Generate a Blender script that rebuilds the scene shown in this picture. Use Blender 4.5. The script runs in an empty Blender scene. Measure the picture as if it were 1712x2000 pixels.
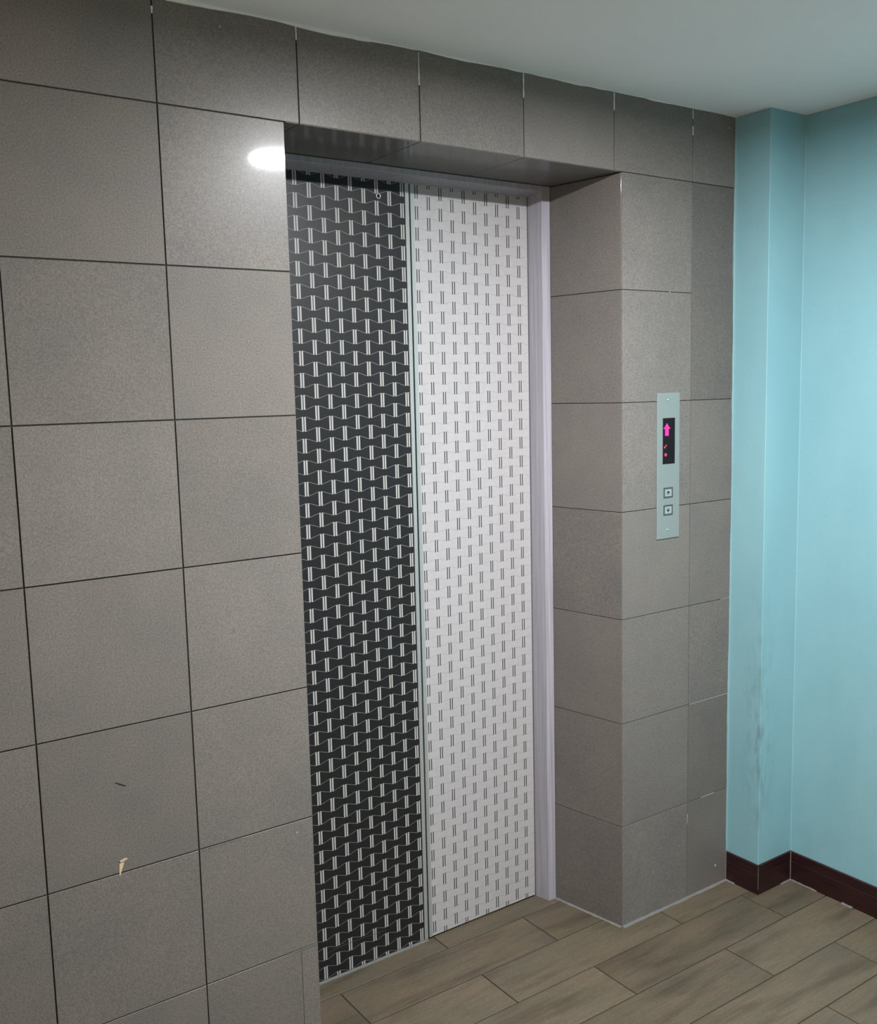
import bpy, bmesh, math, random
from mathutils import Vector, Matrix

random.seed(7)
scene = bpy.context.scene
COL = scene.collection

# ------------------------------------------------------------------ camera
RIGHT = Vector((0.8199, -0.5720, -0.0235))
FWD = Vector((0.5653, 0.8155, -0.1238)).normalized()
UP = RIGHT.cross(FWD).normalized()
RIGHT = FWD.cross(UP).normalized()
cam = bpy.data.cameras.new('camera')
cam.sensor_fit = 'VERTICAL'
cam.sensor_height = 36.0
cam.sensor_width = 36.0
cam.lens = 1920.85 / 2000.0 * 36.0
cam.clip_start = 0.01
cam_o = bpy.data.objects.new('camera', cam)
COL.objects.link(cam_o)
M3 = Matrix((RIGHT, UP, -FWD)).transposed()
cam_o.matrix_world = Matrix.Translation((-0.8686, -1.9000, 1.5472)) @ M3.to_4x4()
scene.camera = cam_o

# ------------------------------------------------------------------ world, exposure
world = bpy.data.worlds.new('world')
scene.world = world
world.use_nodes = True
world.node_tree.nodes['Background'].inputs[0].default_value = (0, 0, 0, 1)
world.node_tree.nodes['Background'].inputs[1].default_value = 0.0
vs = scene.view_settings
vs.view_transform = 'Standard'
vs.look = 'None'
vs.gamma = 1.0
vs.use_curve_mapping = False
vs.exposure = 0.0
LAMP_POWER = 1780.0     # glowing face of the ceiling light
LAMP_SIDE = 1780.0
FILL_POWER = 52.0  # weak fill from a tube added out of view
DROP = 0.0062
FILL_Y, FILL_Z = -1.7, 2.05
LAMP_COLOR = (0.94, 0.965, 1.0)
FILL_COLOR = (1.0, 0.92, 0.76)
LAMP_R = 0.074
LAMP_XY = (0.580, -1.055)

# ------------------------------------------------------------------ measures (metres)
H = 2.2964                      # ceiling
ZR = [0.0, 0.3011, 0.6039, 0.9024, 1.2020, 1.4992, 1.7984, 2.1000]
OL, OR = 0.0858, 1.0558         # opening, front edges
OLB, ORB = 0.1272, 1.0144       # opening, back edges (reveals splay)
D = 0.2397                      # depth of the reveal
WE = 1.5150                     # end of the tiled wall
PA = -0.1165                    # front of the painted pier
X2 = 1.6736                     # painted right wall
XL, YB = -2.5, -3.3             # left and back limits of the lobby
V = [-0.1801 - 0.303 * k for k in range(0, 9)]      # vertical joints, left part
LJ = [0.1209, 0.4235, 0.7260, 1.0287, 1.3303]        # vertical joints, lintel row
GR = 0.0022                     # joint recess

# ------------------------------------------------------------------ node helpers
def mat_new(name):
    m = bpy.data.materials.new(name)
    m.use_nodes = True
    nt = m.node_tree
    b = nt.nodes['Principled BSDF']
    return m, nt, b

def N(nt, kind, **kw):
    n = nt.nodes.new(kind)
    for k, v in kw.items():
        setattr(n, k, v)
    return n

def mth(nt, op, a, b=None, c=None, clamp=False):
    n = nt.nodes.new('ShaderNodeMath')
    n.operation = op
    n.use_clamp = clamp
    for i, v in enumerate((a, b, c)):
        if v is None:
            continue
        if isinstance(v, (int, float)):
            n.inputs[i].default_value = v
        else:
            nt.links.new(v, n.inputs[i])
    return n.outputs[0]

def mixc(nt, fac, a, b, blend='MIX'):
    n = nt.nodes.new('ShaderNodeMix')
    n.data_type = 'RGBA'
    n.blend_type = blend
    for key, v in ((0, fac), (6, a), (7, b)):
        if isinstance(v, (int, float)):
            n.inputs[key].default_value = v
        elif isinstance(v, tuple):
            n.inputs[key].default_value = v if len(v) == 4 else (*v, 1)
        else:
            nt.links.new(v, n.inputs[key])
    return n.outputs[2]

def noise(nt, vec, scale, detail=2.0, rough=0.5, out=0):
    n = nt.nodes.new('ShaderNodeTexNoise')
    n.inputs['Scale'].default_value = scale
    n.inputs['Detail'].default_value = detail
    n.inputs['Roughness'].default_value = rough
    if vec is not None:
        nt.links.new(vec, n.inputs['Vector'])
    return n.outputs[out]

def maprange(nt, v, a, b, c=0.0, d=1.0):
    n = nt.nodes.new('ShaderNodeMapRange')
    nt.links.new(v, n.inputs[0])
    for i, x in enumerate((a, b, c, d)):
        n.inputs[i + 1].default_value = x
    return n.outputs[0]

def scalevec(nt, vec, s):
    n = nt.nodes.new('ShaderNodeVectorMath')
    n.operation = 'MULTIPLY'
    nt.links.new(vec, n.inputs[0])
    n.inputs[1].default_value = s
    return n.outputs[0]

def addrand(nt, vec, amount):
    """shift texture coordinates by the object's random number"""
    oi = nt.nodes.new('ShaderNodeObjectInfo')
    n = nt.nodes.new('ShaderNodeVectorMath')
    n.operation = 'ADD'
    nt.links.new(vec, n.inputs[0])
    c = nt.nodes.new('ShaderNodeCombineXYZ')
    for i in range(3):
        nt.links.new(mth(nt, 'MULTIPLY', oi.outputs['Random'], amount * (i + 1.37)), c.inputs[i])
    nt.links.new(c.outputs[0], n.inputs[1])
    return n.outputs[0], oi.outputs['Random']

def bump(nt, bsdf, height, dist, strength=1.0):
    n = nt.nodes.new('ShaderNodeBump')
    n.inputs['Distance'].default_value = dist
    n.inputs['Strength'].default_value = strength
    nt.links.new(height, n.inputs['Height'])
    nt.links.new(n.outputs[0], bsdf.inputs['Normal'])
    return n

def plain(name, color, rough=0.5, metal=0.0, spec=0.5, var=0.08, scale=40.0, bmp=0.0):
    m, nt, b = mat_new(name)
    tc = N(nt, 'ShaderNodeTexCoord')
    nz = noise(nt, tc.outputs['Object'], scale, 3.0)
    lo = tuple(c * (1 - var) for c in color)
    hi = tuple(min(1, c * (1 + var)) for c in color)
    nt.links.new(mixc(nt, nz, lo, hi), b.inputs['Base Color'])
    b.inputs['Roughness'].default_value = rough
    b.inputs['Metallic'].default_value = metal
    b.inputs['Specular IOR Level'].default_value = spec
    if bmp:
        bump(nt, b, nz, bmp)
    return m

def emit(name, color, strength, base=(0.02, 0.02, 0.02)):
    m, nt, b = mat_new(name)
    b.inputs['Base Color'].default_value = (*base, 1)
    b.inputs['Emission Color'].default_value = (*color, 1)
    b.inputs['Emission Strength'].default_value = strength
    return m

# ------------------------------------------------------------------ materials
def make_tile_mat():
    m, nt, b = mat_new('grey_porcelain')
    tc = N(nt, 'ShaderNodeTexCoord')
    vec, rnd = addrand(nt, tc.outputs['Object'], 5.0)
    fine = noise(nt, vec, 290.0, 3.0, 0.65)
    cloud = noise(nt, vec, 7.0, 3.0, 0.55)
    c1 = mixc(nt, maprange(nt, fine, 0.3, 0.7), (0.113, 0.1015, 0.0920), (0.190, 0.1725, 0.1570))
    c2 = mixc(nt, maprange(nt, cloud, 0.3, 0.7), (0.93, 0.94, 0.96), (1.07, 1.06, 1.03))
    c3 = mixc(nt, 1.0, c1, c2, 'MULTIPLY')
    tone = mth(nt, 'ADD', 0.95, mth(nt, 'MULTIPLY', rnd, 0.10))
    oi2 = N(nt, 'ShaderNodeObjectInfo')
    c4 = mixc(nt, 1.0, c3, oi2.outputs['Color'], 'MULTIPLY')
    mul = N(nt, 'ShaderNodeVectorMath', operation='SCALE')
    nt.links.new(c4, mul.inputs[0]); nt.links.new(tone, mul.inputs[3])
    nt.links.new(mul.outputs[0], b.inputs['Base Color'])
    b.inputs['Roughness'].default_value = 0.31
    b.inputs['Specular IOR Level'].default_value = 0.12
    b.inputs['Coat Weight'].default_value = 0.22
    b.inputs['Coat Roughness'].default_value = 0.066
    b.inputs['Coat IOR'].default_value = 1.45
    bump(nt, b, noise(nt, vec, 240.0, 2.0), 0.00006, 0.5)
    return m

def make_plank_mat():
    m, nt, b = mat_new('wood_look_porcelain')
    tc = N(nt, 'ShaderNodeTexCoord')
    vec, rnd = addrand(nt, tc.outputs['Object'], 9.0)
    grain = noise(nt, scalevec(nt, vec, (3.0, 60.0, 3.0)), 3.0, 5.0, 0.6)
    streak = noise(nt, scalevec(nt, vec, (1.6, 9.0, 1.0)), 2.2, 3.0, 0.55)
    fine = noise(nt, scalevec(nt, vec, (120.0, 420.0, 10.0)), 1.0, 2.0, 0.6)
    hue = noise(nt, scalevec(nt, vec, (2.2, 6.0, 1.0)), 2.0, 2.0, 0.5)
    base = mixc(nt, maprange(nt, hue, 0.35, 0.65), (0.091, 0.0755, 0.051), (0.112, 0.0845, 0.0555))
    dark = mixc(nt, maprange(nt, streak, 0.48, 0.68, 0.0, 0.60), base, (0.046, 0.036, 0.022))
    g = mixc(nt, maprange(nt, grain, 0.3, 0.7), (0.86, 0.86, 0.86), (1.12, 1.12, 1.12))
    c = mixc(nt, 1.0, dark, g, 'MULTIPLY')
    f = mixc(nt, maprange(nt, fine, 0.3, 0.7), (0.84, 0.84, 0.84), (1.16, 1.16, 1.16))
    c = mixc(nt, 1.0, c, f, 'MULTIPLY')
    tone = mth(nt, 'ADD', 0.90, mth(nt, 'MULTIPLY', rnd, 0.20))
    mul = N(nt, 'ShaderNodeVectorMath', operation='SCALE')
    nt.links.new(c, mul.inputs[0]); nt.links.new(tone, mul.inputs[3])
    nt.links.new(mul.outputs[0], b.inputs['Base Color'])
    b.inputs['Roughness'].default_value = 0.5
    b.inputs['Specular IOR Level'].default_value = 0.35
    bump(nt, b, grain, 0.0003, 0.5)
    return m

def make_paint_mat():
    m, nt, b = mat_new('turquoise_paint')
    tc = N(nt, 'ShaderNodeTexCoord')
    pos = tc.outputs['Object']
    sx = N(nt, 'ShaderNodeSeparateXYZ'); nt.links.new(pos, sx.inputs[0])
    x, y, z = sx.outputs
    wash = noise(nt, scalevec(nt, pos, (3.0, 3.0, 1.1)), 1.6, 3.0, 0.55)
    fine = noise(nt, pos, 120.0, 2.0, 0.6)
    col = mixc(nt, maprange(nt, wash, 0.3, 0.7), (0.200, 0.378, 0.418), (0.235, 0.415, 0.452))
    f = mixc(nt, fine, (0.96, 0.96, 0.96), (1.04, 1.04, 1.04))
    col = mixc(nt, 1.0, col, f, 'MULTIPLY')
    # hand-height grime rubbed onto the outer edge of the pier
    dx = mth(nt, 'ABSOLUTE', mth(nt, 'SUBTRACT', x, WE))
    dy = mth(nt, 'ABSOLUTE', mth(nt, 'SUBTRACT', y, PA))
    near = maprange(nt, mth(nt, 'ADD', dx, dy), 0.004, 0.075, 1.0, 0.0)
    zz = mth(nt, 'MULTIPLY', maprange(nt, z, 0.14, 0.34), maprange(nt, z, 0.50, 1.05, 1.0, 0.0))
    blot = noise(nt, scalevec(nt, pos, (1.0, 1.0, 0.30)), 42.0, 4.0, 0.62)
    grime = mth(nt, 'MULTIPLY', mth(nt, 'MULTIPLY', near, zz), maprange(nt, blot, 0.45, 0.68, 0.0, 0.55))
    col = mixc(nt, grime, col, (0.085, 0.145, 0.140))
    # faint dust smears lower on the long wall
    sm = noise(nt, scalevec(nt, pos, (1.0, 1.0, 0.5)), 9.0, 5.0, 0.65)
    dust = mth(nt, 'MULTIPLY', maprange(nt, z, 0.95, 0.25), maprange(nt, sm, 0.55, 0.75, 0.0, 0.22))
    col = mixc(nt, dust, col, (0.17, 0.27, 0.27))
    nt.links.new(col, b.inputs['Base Color'])
    b.inputs['Roughness'].default_value = 0.5
    b.inputs['Specular IOR Level'].default_value = 0.12
    bump(nt, b, noise(nt, pos, 14.0, 4.0, 0.5), 0.0020, 0.5)
    return m

def make_film_mat(name, x0, s, ztop, p, hb, off, bw, lw, ground, bar, line, linemix, rough):
    """printed film: columns of paired bars joined by a zigzag hairline"""
    m, nt, b = mat_new(name)
    tc = N(nt, 'ShaderNodeTexCoord')
    sx = N(nt, 'ShaderNodeSeparateXYZ'); nt.links.new(tc.outputs['Object'], sx.inputs[0])
    x, z = sx.outputs[0], sx.outputs[2]
    A = hb - p / 2
    zc = ztop - A / 2
    X = mth(nt, 'DIVIDE', mth(nt, 'SUBTRACT', x, x0), s)
    q = mth(nt, 'PINGPONG', X, 1.0)
    odd = mth(nt, 'GREATER_THAN', q, 0.5)
    e = mth(nt, 'MULTIPLY', mth(nt, 'MINIMUM', q, mth(nt, 'SUBTRACT', 1.0, q)), s)
    inbar = mth(nt, 'LESS_THAN', mth(nt, 'ABSOLUTE', mth(nt, 'SUBTRACT', e, off)), bw / 2)
    cz = mth(nt, 'SUBTRACT', zc - p / 4, mth(nt, 'MULTIPLY', odd, p / 2))
    dz = mth(nt, 'MULTIPLY', mth(nt, 'PINGPONG', mth(nt, 'DIVIDE', mth(nt, 'SUBTRACT', z, cz), p), 0.5), p)
    barm = mth(nt, 'MULTIPLY', inbar, mth(nt, 'LESS_THAN', dz, hb / 2))
    wf = (off + bw / 2) / s
    qq = mth(nt, 'DIVIDE', mth(nt, 'SUBTRACT', q, wf), 1 - 2 * wf, clamp=True)
    tri = mth(nt, 'SUBTRACT', 1.0, mth(nt, 'MULTIPLY', qq, 2.0))
    wav = mth(nt, 'MULTIPLY', tri, A / 2)
    l1 = mth(nt, 'MULTIPLY', mth(nt, 'PINGPONG', mth(nt, 'DIVIDE', mth(nt, 'SUBTRACT', mth(nt, 'SUBTRACT', z, zc), wav), p), 0.5), p)
    l2 = mth(nt, 'MULTIPLY', mth(nt, 'PINGPONG', mth(nt, 'DIVIDE', mth(nt, 'ADD', mth(nt, 'SUBTRACT', z, zc - p / 2), wav), p), 0.5), p)
    lm = mth(nt, 'LESS_THAN', mth(nt, 'MINIMUM', l1, l2), lw / 2)
    outside = mth(nt, 'GREATER_THAN', e, off - bw / 2)
    lm = mth(nt, 'MULTIPLY', mth(nt, 'MULTIPLY', lm, outside), linemix)
    nz = noise(nt, tc.outputs['Object'], 60.0, 2.0)
    g = mixc(nt, nz, tuple(c * 0.93 for c in ground), tuple(c * 1.07 for c in ground))
    c = mixc(nt, lm, g, line)
    c = mixc(nt, barm, c, bar)
    nt.links.new(c, b.inputs['Base Color'])
    b.inputs['Roughness'].default_value = rough
    b.inputs['Specular IOR Level'].default_value = 0.28
    # film laid by hand: faint ripples
    bump(nt, b, noise(nt, scalevec(nt, tc.outputs['Object'], (1.0, 1.0, 0.5)), 6.0, 2.0), 0.0015, 0.5)
    return m

def make_jamb_mat():
    m, nt, b = mat_new('lilac_painted_wood')
    tc = N(nt, 'ShaderNodeTexCoord')
    pos = tc.outputs['Object']
    g = noise(nt, scalevec(nt, pos, (160.0, 160.0, 3.0)), 1.0, 3.0, 0.6)
    c = mixc(nt, maprange(nt, g, 0.3, 0.7), (0.265, 0.250, 0.280), (0.38, 0.362, 0.405))
    nt.links.new(c, b.inputs['Base Color'])
    b.inputs['Roughness'].default_value = 0.42
    b.inputs['Specular IOR Level'].default_value = 0.4
    bump(nt, b, g, 0.0006, 0.5)
    return m

def make_brushed(name, color, rough, sc, metal=1.0):
    m, nt, b = mat_new(name)
    tc = N(nt, 'ShaderNodeTexCoord')
    g = noise(nt, scalevec(nt, tc.outputs['Object'], sc), 1.0, 3.0, 0.6)
    nt.links.new(mixc(nt, g, tuple(c * 0.88 for c in color), color), b.inputs['Base Color'])
    b.inputs['Metallic'].default_value = metal
    nt.links.new(maprange(nt, g, 0.3, 0.7, rough * 0.85, rough * 1.15), b.inputs['Roughness'])
    return m

def make_skirt_mat():
    m, nt, b = mat_new('mahogany_look_tile')
    tc = N(nt, 'ShaderNodeTexCoord')
    vec, rnd = addrand(nt, tc.outputs['Object'], 4.0)
    g = noise(nt, scalevec(nt, vec, (9.0, 9.0, 120.0)), 1.0, 5.0, 0.65)
    c = mixc(nt, maprange(nt, g, 0.3, 0.7), (0.0125, 0.0044, 0.0048), (0.030, 0.0092, 0.0092))
    nt.links.new(c, b.inputs['Base Color'])
    b.inputs['Roughness'].default_value = 0.38
    b.inputs['Specular IOR Level'].default_value = 0.4
    return m

TILE = make_tile_mat()
PLANK = make_plank_mat()
PAINT = make_paint_mat()
JAMB = make_jamb_mat()
SKIRT = make_skirt_mat()
BLACKFILM = make_film_mat('black_printed_film', 0.2475, 0.0381, 2.0222, 0.05351, 0.0355, 0.0033, 0.0042, 0.0010,
                          (0.0125, 0.0125, 0.0130), (0.37, 0.355, 0.335), (0.36, 0.345, 0.32), 0.55, 0.42)
WHITEFILM = make_film_mat('white_printed_film', 0.5979, 0.03784, 2.0191, 0.0533, 0.0332, 0.0035, 0.0029, 0.0009,
                          (0.385, 0.367, 0.367), (0.036, 0.034, 0.034), (0.17, 0.16, 0.16), 0.55, 0.42)
GROUT = plain('dark_joint', (0.022, 0.019, 0.016), 0.9, var=0.2)
FLOORGROUT = plain('brown_floor_joint', (0.035, 0.026, 0.018), 0.9, var=0.2)
CEIL = plain('white_ceiling_paint', (0.955, 0.915, 0.895), 0.8, var=0.02, scale=6.0, spec=0.2)
PLASTER = plain('pale_plaster', (0.82, 0.765, 0.66), 0.75, var=0.03, scale=5.0, spec=0.2)
CEMENT = plain('white_cement', (0.135, 0.130, 0.122), 0.9, var=0.35, scale=180.0)
OLDCEMENT = plain('aged_white_cement', (0.33, 0.325, 0.315), 0.9, var=0.3, scale=180.0)
CAULK = plain('ceiling_caulk', (0.66, 0.65, 0.62), 0.8, var=0.1, scale=120.0)
PAINTBEAD = plain('turquoise_bead', (0.245, 0.405, 0.43), 0.6, var=0.1, scale=90.0)
CHROME = make_brushed('satin_edge_metal', (0.45, 0.465, 0.455), 0.34, (300.0, 300.0, 2.0), 0.5)
STEEL = make_brushed('green_tinged_steel', (0.265, 0.305, 0.285), 0.42, (30.0, 30.0, 260.0), 0.35)
SCREW = make_brushed('screw_metal', (0.78, 0.80, 0.80), 0.25, (60.0, 60.0, 60.0))
DARKGLASS = plain('display_glass', (0.008, 0.005, 0.006), 0.3, spec=0.15, var=0.05)
BEZEL = plain('button_bezel', (0.045, 0.060, 0.060), 0.5, var=0.1)
BUTTON = plain('button_face', (0.25, 0.30, 0.295), 0.4, var=0.05)
INK = plain('black_ink', (0.012, 0.012, 0.012), 0.6, var=0.1)
HOLE = plain('black_hole', (0.004, 0.004, 0.004), 0.9, var=0.1)
ARROW = emit('magenta_led', (1.0, 0.015, 0.46), 1.2)
REDLED = emit('red_led', (1.0, 0.03, 0.13), 0.85)
TAPE = plain('yellowed_tape', (0.56, 0.42, 0.24), 0.7, var=0.2, scale=120.0)
TAPE2 = plain('pale_tape', (0.66, 0.56, 0.40), 0.7, var=0.15, scale=120.0)
RUST = plain('rust_speck', (0.20, 0.12, 0.07), 0.9, var=0.2)
SHAFT = plain('shaft_dark', (0.02, 0.02, 0.02), 0.9, var=0.1)
RIMMAT = plain('white_lamp_rim', (0.75, 0.75, 0.75), 0.5, var=0.02)
DIFF = emit('led_diffuser', LAMP_COLOR, LAMP_POWER, (0.8, 0.8, 0.8))
DIFFSIDE = emit('led_diffuser_edge', LAMP_COLOR, LAMP_SIDE, (0.8, 0.8, 0.8))
FILL_TUBE = emit('fill_tube_glow', FILL_COLOR, FILL_POWER, (0.8, 0.8, 0.8))

# ------------------------------------------------------------------ mesh helpers
def mesh_of(name, verts, faces, mat, smooth=False):
    me = bpy.data.meshes.new(name)
    me.from_pydata([tuple(v) for v in verts], [], faces)
    me.materials.append(mat)
    bm = bmesh.new(); bm.from_mesh(me)
    bmesh.ops.recalc_face_normals(bm, faces=bm.faces)
    bm.to_mesh(me); bm.free()
    if smooth:
        for p in me.polygons:
            p.use_smooth = True
    me.update()
    return me

def link(name, me, parent=None, loc=(0, 0, 0)):
    o = bpy.data.objects.new(name, me)
    COL.objects.link(o)
    o.location = loc
    if parent:
        o.parent = parent
    return o

def tag(o, label=None, cat=None, kind=None, group=None):
    if label: o['label'] = label
    if cat: o['category'] = cat
    if kind: o['kind'] = kind
    if group: o['group'] = group
    return o

def empty(name, loc=(0, 0, 0)):
    o = bpy.data.objects.new(name, None)
    COL.objects.link(o)
    o.location = loc
    o.empty_display_size = 0.05
    return o

class MB:
    """collects simple solids, then becomes one mesh"""
    def __init__(self):
        self.v, self.f = [], []
    def add(self, verts, faces):
        n = len(self.v)
        self.v += [tuple(a) for a in verts]
        self.f += [tuple(i + n for i in fc) for fc in faces]
        return self
    def box(self, x0, x1, y0, y1, z0, z1):
        vs_ = [(x, y, z) for x in (x0, x1) for y in (y0, y1) for z in (z0, z1)]
        return self.add(vs_, [(0, 1, 3, 2), (4, 6, 7, 5), (0, 4, 5, 1), (2, 3, 7, 6), (0, 2, 6, 4), (1, 5, 7, 3)])
    def prism_z(self, pts, z0, z1):
        n = len(pts)
        vs_ = [(x, y, z0) for x, y in pts] + [(x, y, z1) for x, y in pts]
        fs = [tuple(range(n))[::-1], tuple(range(n, 2 * n))]
        fs += [(i, (i + 1) % n, (i + 1) % n + n, i + n) for i in range(n)]
        return self.add(vs_, fs)
    def prism(self, pts, axis, a, b):
        """profile pts extruded along axis from a to b; pts are the two other coordinates in xyz order"""
        n = len(pts)
        def P(p, t):
            return {'x': (t, p[0], p[1]), 'y': (p[0], t, p[1]), 'z': (p[0], p[1], t)}[axis]
        vs_ = [P(p, a) for p in pts] + [P(p, b) for p in pts]
        fs = [tuple(range(n))[::-1], tuple(range(n, 2 * n))]
        fs += [(i, (i + 1) % n, (i + 1) % n + n, i + n) for i in range(n)]
        return self.add(vs_, fs)
    def disc_y(self, cx, y0, y1, cz, r, n=20, r2=None):
        """short cylinder whose axis is y; r2 is the radius at y0"""
        r2 = r if r2 is None else r2
        a = [(cx + r2 * math.cos(2 * math.pi * i / n), y0, cz + r2 * math.sin(2 * math.pi * i / n)) for i in range(n)]
        b = [(cx + r * math.cos(2 * math.pi * i / n), y1, cz + r * math.sin(2 * math.pi * i / n)) for i in range(n)]
        fs = [tuple(range(n)), tuple(range(n, 2 * n))[::-1]]
        fs += [(i, (i + 1) % n, (i + 1) % n + n, i + n) for i in range(n)]
        return self.add(a + b, fs)
    def lathe(self, prof, n=32, c=(0, 0, 0), axis='z', close=True):
        """profile of (r, h) pairs turned about an axis"""
        vs_, fs = [], []
        k = len(prof)
        for i in range(n):
            a = 2 * math.pi * i / n
            for r, h in prof:
                if axis == 'z':
                    vs_.append((c[0] + r * math.cos(a), c[1] + r * math.sin(a), c[2] + h))
                else:
                    vs_.append((c[0] + r * math.cos(a), c[1] + h, c[2] + r * math.sin(a)))
        for i in range(n):
            j = (i + 1) % n
            rng = k if close else k - 1
            for t in range(rng):
                u = (t + 1) % k
                fs.append((i * k + t, j * k + t, j * k + u, i * k + u))
        return self.add(vs_, fs)
    def obj(self, name, mat, parent=None, loc=(0, 0, 0), smooth=False):
        return link(name, mesh_of(name, self.v, self.f, mat, smooth), parent, loc)

_tile_cache = {}
def tile_mesh(w, h, th, ch, mat, name):
    """slab with a chamfered face: local x = width, z = height, face at y = 0 looking to -y"""
    key = (round(w, 4), round(h, 4), th, ch, name)
    if key in _tile_cache:
        return _tile_cache[key]
    a, b = w / 2, h / 2
    def ring(i, y):
        return [(-a + i, y, -b + i), (a - i, y, -b + i), (a - i, y, b - i), (-a + i, y, b - i)]
    vs_ = ring(0, th) + ring(0, ch) + ring(ch, 0)
    fs = [(0, 1, 2, 3), (8, 9, 10, 11)]
    for s in (0, 4):
        fs += [(s + i, s + (i + 1) % 4, s + 4 + (i + 1) % 4, s + 4 + i) for i in range(4)]
    me = mesh_of(name, vs_, fs, mat)
    _tile_cache[key] = me
    return me

# ================================================================== SETTING
# ---- floor
FX0, FX1, FY0, FY1 = XL, X2 + 0.10, YB, 0.34
floor = MB().box(FX0, FX1, FY0, FY1, -0.06, -0.0022).obj('floor', FLOORGROUT)
tag(floor, 'brown wood-look plank tile floor with dark narrow joints', 'floor', 'structure')
PL, PWID, PG = 0.6125, 0.1552, 0.0036
def plank_mesh(w, d):
    key = ('plank', round(w, 4), round(d, 4))
    if key not in _tile_cache:
        a, b, c, t = w / 2, d / 2, 0.0007, 0.008
        def ring(i, z):
            return [(-a + i, -b + i, z), (a - i, -b + i, z), (a - i, b - i, z), (-a + i, b - i, z)]
        vs_ = ring(0, -t) + ring(0, -c) + ring(c, 0)
        fs = [(0, 1, 2, 3), (8, 9, 10, 11)]
        for s in (0, 4):
            fs += [(s + i, s + (i + 1) % 4, s + 4 + (i + 1) % 4, s + 4 + i) for i in range(4)]
        _tile_cache[key] = mesh_of('plank', vs_, fs, PLANK)
    return _tile_cache[key]
row_edges = [0.340, 0.2130, 0.0605, -0.0920, -0.2470, -0.4070, -0.5630]
while row_edges[-1] > YB:
    row_edges.append(max(YB, row_edges[-1] - PWID))
for r in range(len(row_edges) - 1):
    y1, y0 = row_edges[r], row_edges[r + 1]
    if y1 - y0 < 0.02:
        continue
    off = 0.5940 if r % 2 == 0 else 0.8600
    if r == 1: off = 0.8630
    if r >= 3: off -= 0.002 * (r - 2)
    k = math.floor((FX0 - off) / PL)
    x = off + k * PL
    while x < FX1:
        a, b = max(x, FX0), min(x + PL, FX1)
        if b - a > 0.03:
            p = link('plank', plank_mesh(b - a - PG, y1 - y0 - PG), floor, ((a + b) / 2, (y0 + y1) / 2, 0.0))
        x += PL

# ---- ceiling
ceiling = MB().box(XL, X2 + 0.10, YB, 0.34, H, H + 0.10).obj('ceiling', CEIL)
tag(ceiling, 'plain flat off-white painted ceiling', 'ceiling', 'structure')

# ---- tiled front wall (mortar bed with tiles as parts)
mb = MB()
mb.prism_z([(XL, GR), (OL - 0.0005, GR), (OLB - 0.0005, D + 0.06), (OLB - 0.0005, 0.34), (XL, 0.34)], 0, H)
mb.prism_z([(OR + GR, GR), (WE, GR), (WE, 0.34), (ORB + GR, 0.34), (ORB + GR, D)], 0, H)
mb.box(OL - 0.0005, OR + GR, GR, 0.34, 2.1 + GR, H)
wall_front = mb.obj('wall_front', GROUT)
tag(wall_front, 'lift wall clad in large matt grey porcelain tiles', 'wall', 'structure')

def front_tile(x0, x1, z0, z1, g, g2=None, tone=1.0):
    g2 = g if g2 is None else g2
    w, h = x1 - x0 - g, z1 - z0 - g2
    o = link('tile', tile_mesh(w, h, 0.007, 0.0004, TILE, 'tile'), wall_front,
             ((x0 + x1) / 2, random.uniform(-0.0003, 0.0003), (z0 + z1) / 2))
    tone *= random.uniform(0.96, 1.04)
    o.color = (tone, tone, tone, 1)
    o.rotation_euler = (random.uniform(-0.0006, 0.0006), 0, random.uniform(-0.0006, 0.0006))
    return o
GL, GRT = 0.0029, 0.0018
# left field, rows 1..7
for k in range(7):
    xs = [OL - GL / 2 + GL / 2] + V
    for i in range(len(xs) - 1):
        a, b = max(xs[i + 1], XL), xs[i]
        if b - a < 0.03: continue
        if k == 0 and i == 0:                      # bottom tile is pieced at the jamb
            front_tile(a + 0.0010, 0.0440, ZR[0], ZR[1], 0.0008, GL * 0.7)
            front_tile(0.0440, b, ZR[0], ZR[1], 0.0008, GL * 0.7)
        else:
            front_tile(a, b, ZR[k], ZR[k + 1], GL if k > 0 else GL * 0.7)
# top row over everything
xs = [WE] + LJ[::-1] + V
for i in range(len(xs) - 1):
    a, b = max(xs[i + 1], XL), xs[i]
    if b - a < 0.03: continue
    front_tile(a, b, 2.1, H, GL if b < 0.8 else 0.0020, GL if b < 0.5 else 0.0024)
# right pier
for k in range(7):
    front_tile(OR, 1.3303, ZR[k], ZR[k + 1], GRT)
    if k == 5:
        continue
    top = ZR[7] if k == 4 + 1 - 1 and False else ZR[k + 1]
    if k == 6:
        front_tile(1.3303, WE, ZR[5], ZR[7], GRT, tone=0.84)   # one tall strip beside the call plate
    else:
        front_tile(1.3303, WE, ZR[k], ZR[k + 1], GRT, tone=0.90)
# reveals
def reveal_tile(p0, p1, z0, z1, g):
    """tile on the vertical plane through plan points p0 -> p1; face looks to the left of p1->p0"""
    a, b = Vector((*p0, 0)), Vector((*p1, 0))
    u = (b - a).normalized()
    w = (b - a).length - 0.0016
    o = link('tile', tile_mesh(w, z1 - z0 - g, 0.007, 0.0003, TILE, 'tile'), wall_front)
    nrm = Vector((u.y, -u.x, 0))         # face direction (-y local)
    R_ = Matrix((u, -nrm, Vector((0, 0, 1)))).transposed().to_4x4()
    o.matrix_local = Matrix.Translation((a + b) / 2 + Vector((0, 0, (z0 + z1) / 2))) @ R_
    return o
for k in range(7):
    reveal_tile((ORB, D), (OR, 0.0015), ZR[k], ZR[k + 1] - (0.002 if k == 6 else 0), GRT)
    reveal_tile((OL, 0.0015), (OLB, D), ZR[k], ZR[k + 1] - (0.002 if k == 6 else 0), GRT)
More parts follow.
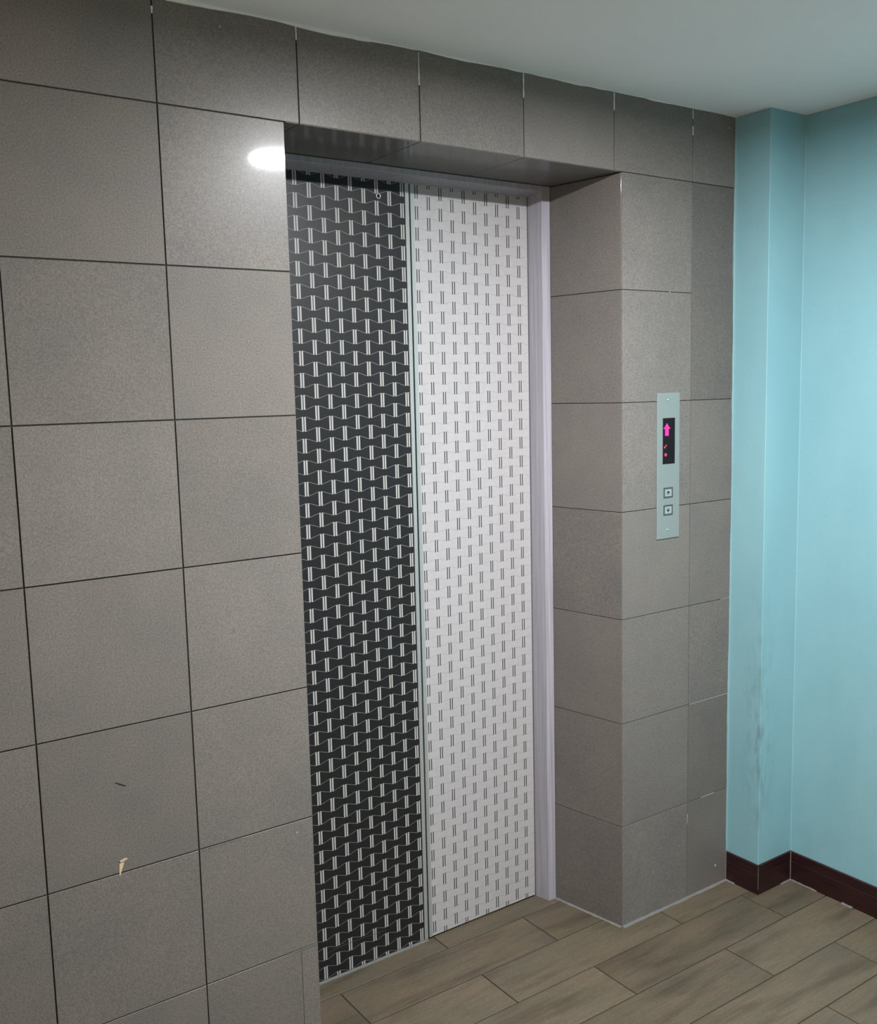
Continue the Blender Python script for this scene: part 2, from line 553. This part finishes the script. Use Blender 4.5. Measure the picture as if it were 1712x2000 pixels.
# soffit tiles (face down)
sj = [OL + 0.003, 0.1209, 0.4235, 0.7300, OR - 0.003]
for i in range(len(sj) - 1):
    a, b = sj[i], sj[i + 1]
    o = link('tile', tile_mesh(b - a - 0.0020, D - 0.002, 0.007, 0.0005, TILE, 'tile'), wall_front)
    Rm = Matrix(((1, 0, 0), (0, 0, 1), (0, -1, 0)))     # local y(depth) -> up, local z -> y
    Rm = Matrix(((1, 0, 0), (0, 0, 1), (0, 1, 0)))
    o.matrix_local = Matrix.Translation(((a + b) / 2, D / 2 + 0.001, 2.1)) @ Rm.to_4x4()

# cement left in some joints, nicks and flecks: thin slips on the wall
def slip(name, pts, mat, y0=-0.0008, y1=0.0016, parent=None):
    m_ = MB().prism([(x, z) for x, z in pts], 'y', y0, y1)
    return m_.obj(name, mat, parent or wall_front)
def ragged(x, z0, z1, w, mat=CAULK, name='joint_cement'):
    n = max(3, int((z1 - z0) / 0.008))
    l, r_ = [], []
    for i in range(n + 1):
        z = z0 + (z1 - z0) * i / n
        ww = w * random.uniform(0.45, 1.0) / 2
        l.append((x - ww, z)); r_.append((x + ww, z))
    return slip(name, l + r_[::-1], mat, -0.0006, 0.0012)
ragged(LJ[0], 2.266, 2.292, 0.0045)
ragged(LJ[1], 2.222, 2.292, 0.0028)
ragged(LJ[2], 2.238, 2.294, 0.0040)
ragged(LJ[3], 2.250, 2.294, 0.0042)
ragged(LJ[4], 2.225, 2.250, 0.0036)
ragged(LJ[4], 2.268, 2.294, 0.0036)
ragged(V[0], 2.262, 2.275, 0.0050)
ragged(1.3303, 0.236, 0.266, 0.0024, OLDCEMENT)
slip('joint_cement', [(1.390, 0.3004), (1.450, 0.3004), (1.450, 0.3018), (1.390, 0.3016)], OLDCEMENT)
slip('joint_cement', [(1.335, 0.6032), (WE - 0.004, 0.6032), (WE - 0.004, 0.6046), (1.335, 0.6043)], OLDCEMENT)
slip('joint_cement', [(1.470, 0.9018), (WE - 0.004, 0.9018), (WE - 0.004, 0.9030), (1.470, 0.9028)], OLDCEMENT)
slip('joint_cement', [(V[0] + 0.004, 0.6010), (-0.085, 0.6010), (-0.085, 0.6030), (V[0] + 0.004, 0.6026)], CEMENT)
slip('joint_cement', [(0.010, 0.2990), (OL - 0.002, 0.2990), (OL - 0.002, 0.3012), (0.010, 0.3006)], CEMENT)
slip('rust_speck', [(-0.0812, 1.0600), (-0.0772, 1.0620), (-0.0748, 1.0585), (-0.0760, 1.0535), (-0.0800, 1.0545)], RUST, -0.0007, 0.001)
for fx, fz, s in ((1.4839, 2.2632, 0.0028), (1.4599, 0.0627, 0.0055), (1.2423, 1.7975, 0.0022), (-0.045, 2.262, 0.0022), (0.046, 0.577, 0.0020)):
    pts = [(fx + s * random.uniform(0.6, 1.2) * math.cos(t * 1.05), fz + s * random.uniform(0.6, 1.2) * math.sin(t * 1.05)) for t in range(6)]
    slip('paint_fleck', pts, OLDCEMENT, -0.0007, 0.001)
slip('scuff_mark', [(-0.3435, 0.7932), (-0.3330, 0.7878), (-0.3221, 0.7815), (-0.3226, 0.7799), (-0.3326, 0.7846), (-0.3423, 0.7912)], INK, -0.0007, 0.001)

# ---- painted pier and right wall
mb = MB()
def rounded_corner(cx, cy, r, a0, a1, n=5):
    return [(cx + r * math.cos(a0 + (a1 - a0) * i / n), cy + r * math.sin(a0 + (a1 - a0) * i / n)) for i in range(n + 1)]
rr = 0.0022
prof = [(WE, 0.34)] + rounded_corner(WE + rr, PA + rr, rr, math.pi, 1.5 * math.pi) + \
       [(X2, PA), (X2, YB), (X2 + 0.10, YB), (X2 + 0.10, 0.34)]
mb.prism_z(prof, 0, H)
wall_right = mb.obj('wall_right', PAINT)
tag(wall_right, 'turquoise painted side wall with a narrow projecting pier beside the tiles', 'wall', 'structure')
# paint edge lapped onto the last tile
def wavy_strip(name, mat, parent, n, f_in, f_out, z0, z1, y0, y1):
    l = [(f_in(i / n), z0 + (z1 - z0) * i / n) for i in range(n + 1)]
    r_ = [(f_out(i / n), z0 + (z1 - z0) * i / n) for i in range(n + 1)]
    mbx = MB()
    for i in range(n):
        mbx.prism([l[i], r_[i], r_[i + 1], l[i + 1]], 'y', y0, y1)
    return mbx.obj(name, mat, parent)
rs = [random.uniform(-1, 1) for _ in range(80)]
def wob(t):
    return 0.0055 + 0.0022 * math.sin(t * 9.0) + 0.0010 * math.sin(t * 31.0 + 1) + 0.0008 * rs[int(t * 78)]
wavy_strip('paint_edge', PAINTBEAD, wall_right, 78, lambda t: WE - wob(t), lambda t: WE, 0.094, H - 0.001, -0.0014, 0.0005)
MB().prism_z([(X2 - 0.0024, PA - 0.0002), (X2 - 0.0016, PA - 0.0016), (X2 - 0.0002, PA - 0.0024), (X2, PA)], 0.095, H - 0.001).obj('corner_bead', PAINT, wall_right)

# ---- skirting
base = empty('baseboard_right', (WE, PA, 0))
tag(base, 'dark mahogany-coloured tile skirting along the turquoise wall', 'baseboard', 'structure')
BT, BH = 0.005, 0.0935
def skirt_prof(s):       # offsets from wall, height
    return [(0, 0.0012), (-BT, 0.0012), (-BT, 0.061), (-BT + 0.0006, 0.0616), (-BT + 0.0006, 0.0628), (-BT, 0.0634), (-BT, BH - 0.002), (-BT + 0.002, BH), (0, BH)]
def skirt(name, axis, plane, a, b):
    pr = [(plane + o_, z) for o_, z in skirt_prof(0)]
    m_ = MB()
    if axis == 'y':
        m_.prism(pr, 'y', a, b)
    else:
        m_.prism(pr, 'x', a, b)
    return m_.obj(name, SKIRT, base, (-WE, -PA, 0))
skirt('skirting_tile', 'y', WE, PA - BT, -0.0012)
skirt('skirting_tile', 'x', PA, WE + 0.0006, X2 - BT - 0.0012)
skirt('skirting_tile', 'y', X2, -0.84, PA - BT * 0 - 0.0004)
skirt('skirting_tile', 'y', X2, -1.44, -0.8412)
skirt('skirting_tile', 'y', X2, -2.04, -1.4412)
skirt('skirting_tile', 'y', X2, -2.64, -2.0412)
skirt('skirting_tile', 'y', X2, YB + 0.002, -2.6412)
MB().prism_z([(X2 - BT - 0.0022, PA - BT + 0.0002), (X2 - BT - 0.0004, PA - BT - 0.0018), (X2 - BT + 0.001, PA - BT + 0.001)], 0.0, BH).obj('grout_seam', CEMENT, base, (-WE, -PA, 0))
MB().prism_z([(WE - BT - 0.0003, PA - BT + 0.0008), (WE - BT + 0.0003, PA - BT - 0.0006), (WE - BT + 0.0012, PA - BT + 0.0002), (WE - BT + 0.001, PA - BT + 0.001)], 0.018, BH - 0.004).obj('grout_seam', CEMENT, base, (-WE, -PA, 0))
MB().prism_z([(WE - BT - 0.0012, -0.0012), (WE - BT + 0.001, -0.0030), (WE - 0.001, -0.0012), (WE - 0.001, 0.0005), (WE - BT - 0.0012, 0.0005)], 0.0, BH + 0.004).obj('grout_seam', CEMENT, base, (-WE, -PA, 0))

# ---- grout beads where tiles meet the floor
def bead(p0, p1, side, w, name='grout_bead', mat=CEMENT, n=18, jitter=0.35, hh=0.004):
    a, b = Vector(p0), Vector(p1)
    s = Vector(side).normalized()
    mbx = MB()
    ring = []
    for i in range(n + 1):
        c = a.lerp(b, i / n)
        ww = w * random.uniform(1 - jitter, 1)
        h_ = hh * random.uniform(0.6, 1)
        ring.append([(c.x, c.y, 0.0), (c.x + s.x * ww, c.y + s.y * ww, 0.0003), (c.x + s.x * ww * 0.35, c.y + s.y * ww * 0.35, h_ * 0.55), (c.x, c.y, h_)])
    vs_ = [p for q in ring for p in q]
    fs = []
    for i in range(n):
        for t in range(4):
            u = (t + 1) % 4
            fs.append((4 * i + t, 4 * (i + 1) + t, 4 * (i + 1) + u, 4 * i + u))
    fs += [(0, 1, 2, 3), (4 * n, 4 * n + 3, 4 * n + 2, 4 * n + 1)]
    mbx.add(vs_, fs)
    return mbx.obj(name, mat, floor)
bead((OR, 0.0), (WE - 0.004, 0.0), (0, -1), 0.0105)
bead((ORB, D - 0.004), (OR, 0.0), (-0.985, -0.17), 0.0085)
bead((X2 - BT, PA - BT), (X2 - BT, -0.215), (-1, 0), 0.0035, n=8)
bead((X2 - BT, PA - BT), (X2 - 0.055, PA - BT), (0, -1), 0.0035, n=6)
bead((X2 - BT, -0.30), (X2 - BT, -0.335), (-1, 0), 0.008, n=5)
bead((WE - BT, -0.0005), (WE - BT, -0.035), (-1, 0), 0.006, n=5)

# ---- caulk where the tiles meet the ceiling
def caulk_w(t):
    return (0.0075 if t < 0.62 else 0.0030) * (0.65 + 0.35 * math.sin(t * 57.0)) + 0.0010 * rs[int(t * 79)]
mbx = MB()
n = 160
for i in range(n):
    xa, xb = -1.6 + (WE + 1.6) * i / n, -1.6 + (WE + 1.6) * (i + 1) / n
    wa, wb = caulk_w(i / n), caulk_w(min(0.999, (i + 1) / n))
    mbx.prism([(xa, H - max(0.0008, wa)), (xb, H - max(0.0008, wb)), (xb, H), (xa, H)], 'y', -0.0022, 0.0005)
mbx.obj('caulk_line', CAULK, ceiling)

# ---- unseen sides of the lobby
wl = MB().box(XL - 0.1, XL, YB - 0.1, 0.34, 0, H).obj('wall_left', PLASTER)
tag(wl, 'pale plaster wall closing the lobby on the left', 'wall', 'structure')
wb = MB().box(XL, X2 + 0.1, YB - 0.1, YB, 0, H).obj('wall_back', PLASTER)
tag(wb, 'pale plaster wall behind the viewer', 'wall', 'structure')

# ---- lift door surround
frame = empty('trim_1', (0.571, D, 0))
tag(frame, 'lilac painted timber surround of the lift doors', 'door frame', 'structure')
FL = (-0.571, -D, 0)
JF, JI = 0.2365, 0.9850     # front plane, front inner edge
jr = [(1.0135, JF), (JI + 0.0015, JF), (JI, JF + 0.0015), (0.9748, 0.2835), (0.9748, 0.345), (1.0135, 0.345)]
MB().prism_z(jr, 0.0005, 2.0985).obj('jamb', JAMB, frame, FL)
jl = [(1.1416 - x, y) for x, y in jr][::-1]
MB().prism_z(jl, 0.0005, 2.0985).obj('jamb', JAMB, frame, FL)
hd = [(JF, 2.0985), (JF, 2.0855), (JF + 0.0015, 2.0840), (0.2800, 2.0740), (0.345, 2.0740), (0.345, 2.0985)]
MB().prism(hd, 'x', 0.1580, 0.9840).obj('head', JAMB, frame, FL)
MB().prism([(0.2765, 0.0), (0.2830, 0.0), (0.2830, 0.0052), (0.2785, 0.0042), (0.2765, 0.0010)], 'x', 0.1690, 0.5720).obj('sill_strip', CEMENT, frame, FL)

# ---- lift doors: two leaves
d1 = empty('door_1', (0.368, 0.2815, 0.006))
tag(d1, 'left lift door leaf in black film printed with paired white bars', 'door', 'structure')
d2 = empty('door_2', (0.774, 0.2835, 0.006))
tag(d2, 'right lift door leaf in white film printed with paired dark bars', 'door', 'structure')
def door_part(name, mbx, mat, par, y):
    o = mbx.obj(name, mat, par, (-par.location.x, 0, -par.location.z))
    return o
# leaf origin for the print is world x, z: parts are built in world x, z and shifted back
door_part('panel', MB().box(0.1700, 0.5612, 0.0, 0.030, 0.006, 2.086), BLACKFILM, d1, 0)
e1 = [(0.5612, -0.0012), (0.5624, -0.0022), (0.5716, -0.0022), (0.5728, -0.0012), (0.5728, 0.030), (0.5612, 0.030)]
door_part('edge_strip', MB().prism_z(e1, 0.006, 2.086), CHROME, d1, 0)
door_part('panel', MB().box(0.5900, 0.9700, 0.0, 0.030, 0.006, 2.086), WHITEFILM, d2, 0)
e2 = [(0.5788, -0.0008), (0.5798, -0.0016), (0.5890, -0.0016), (0.5900, -0.0004), (0.5900, 0.030), (0.5788, 0.030)]
door_part('edge_strip', MB().prism_z(e2, 0.006, 2.086), CHROME, d2, 0)
door_part('seal', MB().box(0.5728, 0.5770, 0.012, 0.028, 0.006, 2.086), HOLE, d1, 0)
kx, kz = 0.4806, 2.0343
key = door_part('keyhole', MB().lathe([(0.0040, 0.0), (0.0048, -0.0030), (0.0064, -0.0034), (0.0074, -0.0022), (0.0078, 0.0)], 24, (kx, 0, kz), 'y'), CHROME, d1, 0)
for p in key.data.polygons: p.use_smooth = True
MB().disc_y(kx, -0.0006, 0.002, kz, 0.0042).obj('hole', HOLE, key)
scr = [(0.2550, 0.0768), (0.2780, 0.0806), (0.3300, 0.0826), (0.4377, 0.0785), (0.4377, 0.0793), (0.3300, 0.0837), (0.2780, 0.0818), (0.2550, 0.0776)]
door_part('scratch', MB().prism(scr, 'y', -0.0003, 0.0005), BEZEL, d1, 0)

# ---- dark lift shaft behind the leaves
sh = MB().box(0.05, 1.09, 0.36, 0.40, -0.05, 2.2).obj('wall_shaft', SHAFT)
tag(sh, 'dark shaft wall seen only in the slit between the lift doors', 'wall', 'structure')

# ================================================================== THINGS
# ---- call plate
cp = empty('call_panel', (1.2360, 0.0, 1.1123))
tag(cp, 'tall narrow steel lift call plate with red floor display and two buttons', 'call panel')
def cpo(name, mbx, mat, par=None, smooth=False):
    o = mbx.obj(name, mat, par or cp, smooth=smooth)
    if par is None:
        o.location = (-cp.location.x, -cp.location.y, -cp.location.z)
    return o
px0, px1, pz0, pz1 = 1.1905, 1.2815, 1.1123, 1.5221
pp = MB()
c = 0.0008
f0 = [(px0, -0.0004, pz0), (px1, -0.0004, pz0), (px1, -0.0004, pz1), (px0, -0.0004, pz1)]
f1 = [(x, -0.0022, z) for x, _, z in f0]
f2 = [(px0 + c, -0.0030, pz0 + c), (px1 - c, -0.0030, pz0 + c), (px1 - c, -0.0030, pz1 - c), (px0 + c, -0.0030, pz1 - c)]
pp.add(f0 + f1 + f2, [(0, 1, 2, 3), (8, 9, 10, 11)] + [(s + i, s + (i + 1) % 4, s + 4 + (i + 1) % 4, s + 4 + i) for s in (0, 4) for i in range(4)])
cpo('plate', pp, STEEL)
win = cpo('display_window', MB().box(1.2125, 1.2615, -0.0034, -0.0024, 1.3240, 1.4525), DARKGLASS)
# arrow built of LED rows
ar = MB()
rows = [(1.4355, 0.0022), (1.4318, 0.0050), (1.4281, 0.0085), (1.4240, 0.0130), (1.4200, 0.0072), (1.4162, 0.0072), (1.4124, 0.0072), (1.4086, 0.0072), (1.4048, 0.0072)]
for z, hw in rows:
    ar.box(1.2283 - hw, 1.2283 + hw, -0.0042, -0.0034, z - 0.00165, z + 0.00165)
o = cpo('up_arrow', ar, ARROW, win); o['label'] = 'glowing magenta up arrow'
dt = MB()
for dx_, dz_, r_ in ((1.2253, 1.3762, 0.0026), (1.2200, 1.3712, 0.0032)):
    dt.disc_y(dx_, -0.0042, -0.0034, dz_, r_, 14)
cpo('floor_digit', dt, REDLED, win)
cpo('floor_digit', MB().disc_y(1.2237, -0.0042, -0.0034, 1.3502, 0.0048, 18), REDLED, win)
def button(zc_, up):
    hw, hh = 0.0186, 0.0148
    x = 1.2354
    bz = MB()
    t = 0.0046
    bz.box(x - hw, x + hw, -0.0040, -0.0028, zc_ + hh - t, zc_ + hh)
    bz.box(x - hw, x + hw, -0.0040, -0.0028, zc_ - hh, zc_ - hh + t)
    bz.box(x - hw, x - hw + t, -0.0040, -0.0028, zc_ - hh + t, zc_ + hh - t)
    bz.box(x + hw - t, x + hw, -0.0040, -0.0028, zc_ - hh + t, zc_ + hh - t)
    b_ = cpo('call_button', MB().box(x - hw + t, x + hw - t, -0.0036, -0.0028, zc_ - hh + t, zc_ + hh - t), BUTTON)
    cpo('bezel', bz, BEZEL, b_)
    sy = MB()
    s = 1 if up else -1
    tri_ = [(x - 0.0072, zc_ - 0.0008 * s), (x + 0.0072, zc_ - 0.0008 * s), (x, zc_ + 0.0058 * s)]
    sy.prism(tri_, 'y', -0.0040, -0.0035)
    za, zb = sorted((zc_ - 0.0028 * s, zc_ - 0.0044 * s))
    sy.box(x - 0.0062, x + 0.0062, -0.0040, -0.0035, za, zb)
    cpo('symbol', sy, INK, b_)
    b_['label'] = 'square up call button' if up else 'square down call button'
button(1.2428, True)
button(1.1934, False)
for sz in (1.5028, 1.1366):
    cpo('screw', MB().lathe([(0.0, -0.0046), (0.0022, -0.0044), (0.0036, -0.0036), (0.0038, -0.0028), (0.0, -0.0028)], 16, (1.2343, 0, sz), 'y', close=False), SCREW, smooth=True)

# ---- torn scrap of tape on a tile of the left field
ts = empty('tape_scrap', (-0.3400, 0, 0.6000))
tag(ts, 'small torn scrap of yellowed tape stuck to a grey wall tile', 'tape')
def tso(name, pts, y, mat):
    m_ = MB()
    n_ = len(pts)
    vs_ = [(x, yy, z) for (x, z), yy in zip(pts, y)] + [(x, yy + 0.0006, z) for (x, z), yy in zip(pts, y)]
    m_.add(vs_, [tuple(range(n_)), tuple(range(n_, 2 * n_))[::-1]] + [(i, (i + 1) % n_, (i + 1) % n_ + n_, i + n_) for i in range(n_)])
    o = m_.obj(name, mat, ts)
    o.location = (0.3400, 0, -0.6000)
tso('tape_tail', [(-0.3344, 0.6262), (-0.3415, 0.6263), (-0.3451, 0.6243), (-0.3458, 0.6120), (-0.3463, 0.6000), (-0.3446, 0.5996), (-0.3400, 0.6130)],
    [-0.0012, -0.0012, -0.0011, -0.0010, -0.0009, -0.0009, -0.0011], TAPE)
tso('tape_fold', [(-0.3449, 0.6305), (-0.3332, 0.6350), (-0.3287, 0.6322), (-0.3350, 0.6270), (-0.3415, 0.6257)],
    [-0.0022, -0.0048, -0.0052, -0.0026, -0.0018], TAPE2)

# ---- ceiling downlight: shallow drum with a glowing face and rim
def downlight(x, y, r, h, face, side, label):
    t = empty('ceiling_light', (x, y, H))
    tag(t, label, 'ceiling light')
    MB().lathe([(r + 0.026, 0.0), (r + 0.025, -0.003), (r + 0.010, -0.0070), (r + 0.001, -0.0095), (r + 0.001, 0.0)], 40).obj('rim', RIMMAT, t)
    MB().lathe([(r, -0.001), (r, -h + 0.001), (r - 0.003, -h)], 40, close=False).obj('diffuser_edge', side, t)
    MB().lathe([(r - 0.003, -h), (r * 0.6, -h - 0.0005), (0.0001, -h - 0.0007)], 40, close=False).obj('diffuser', face, t)
    return t
downlight(LAMP_XY[0], LAMP_XY[1], LAMP_R, DROP, DIFF, DIFFSIDE, 'round flush ceiling light in front of the lift, mirrored in the tiles')

# ---- out-of-view tube added on the left wall as fill for the ceiling
tl = empty('added_fill_tube', (XL, FILL_Y, FILL_Z))
tag(tl, 'long white fill-light tube added out of view high on the left wall', 'lamp')
MB().prism([(0.0, -0.022), (0.030, -0.016), (0.030, 0.016), (0.0, 0.022)], 'y', -0.62, 0.62).obj('batten', RIMMAT, tl)
tb = MB()
n_, r_ = 16, 0.014
va = [(0.048 + r_ * math.cos(2 * math.pi * i / n_), -0.60, r_ * math.sin(2 * math.pi * i / n_)) for i in range(n_)]
vb = [(x, 0.60, z) for x, _, z in va]
tb.add(va + vb, [tuple(range(n_)), tuple(range(n_, 2 * n_))[::-1]] + [(i, (i + 1) % n_, (i + 1) % n_ + n_, i + n_) for i in range(n_)])
tb.obj('tube', FILL_TUBE, tl, smooth=True)
for e_ in (-0.612, 0.600):
    MB().box(0.020, 0.064, e_, e_ + 0.012, -0.018, 0.018).obj('holder', RIMMAT, tl)
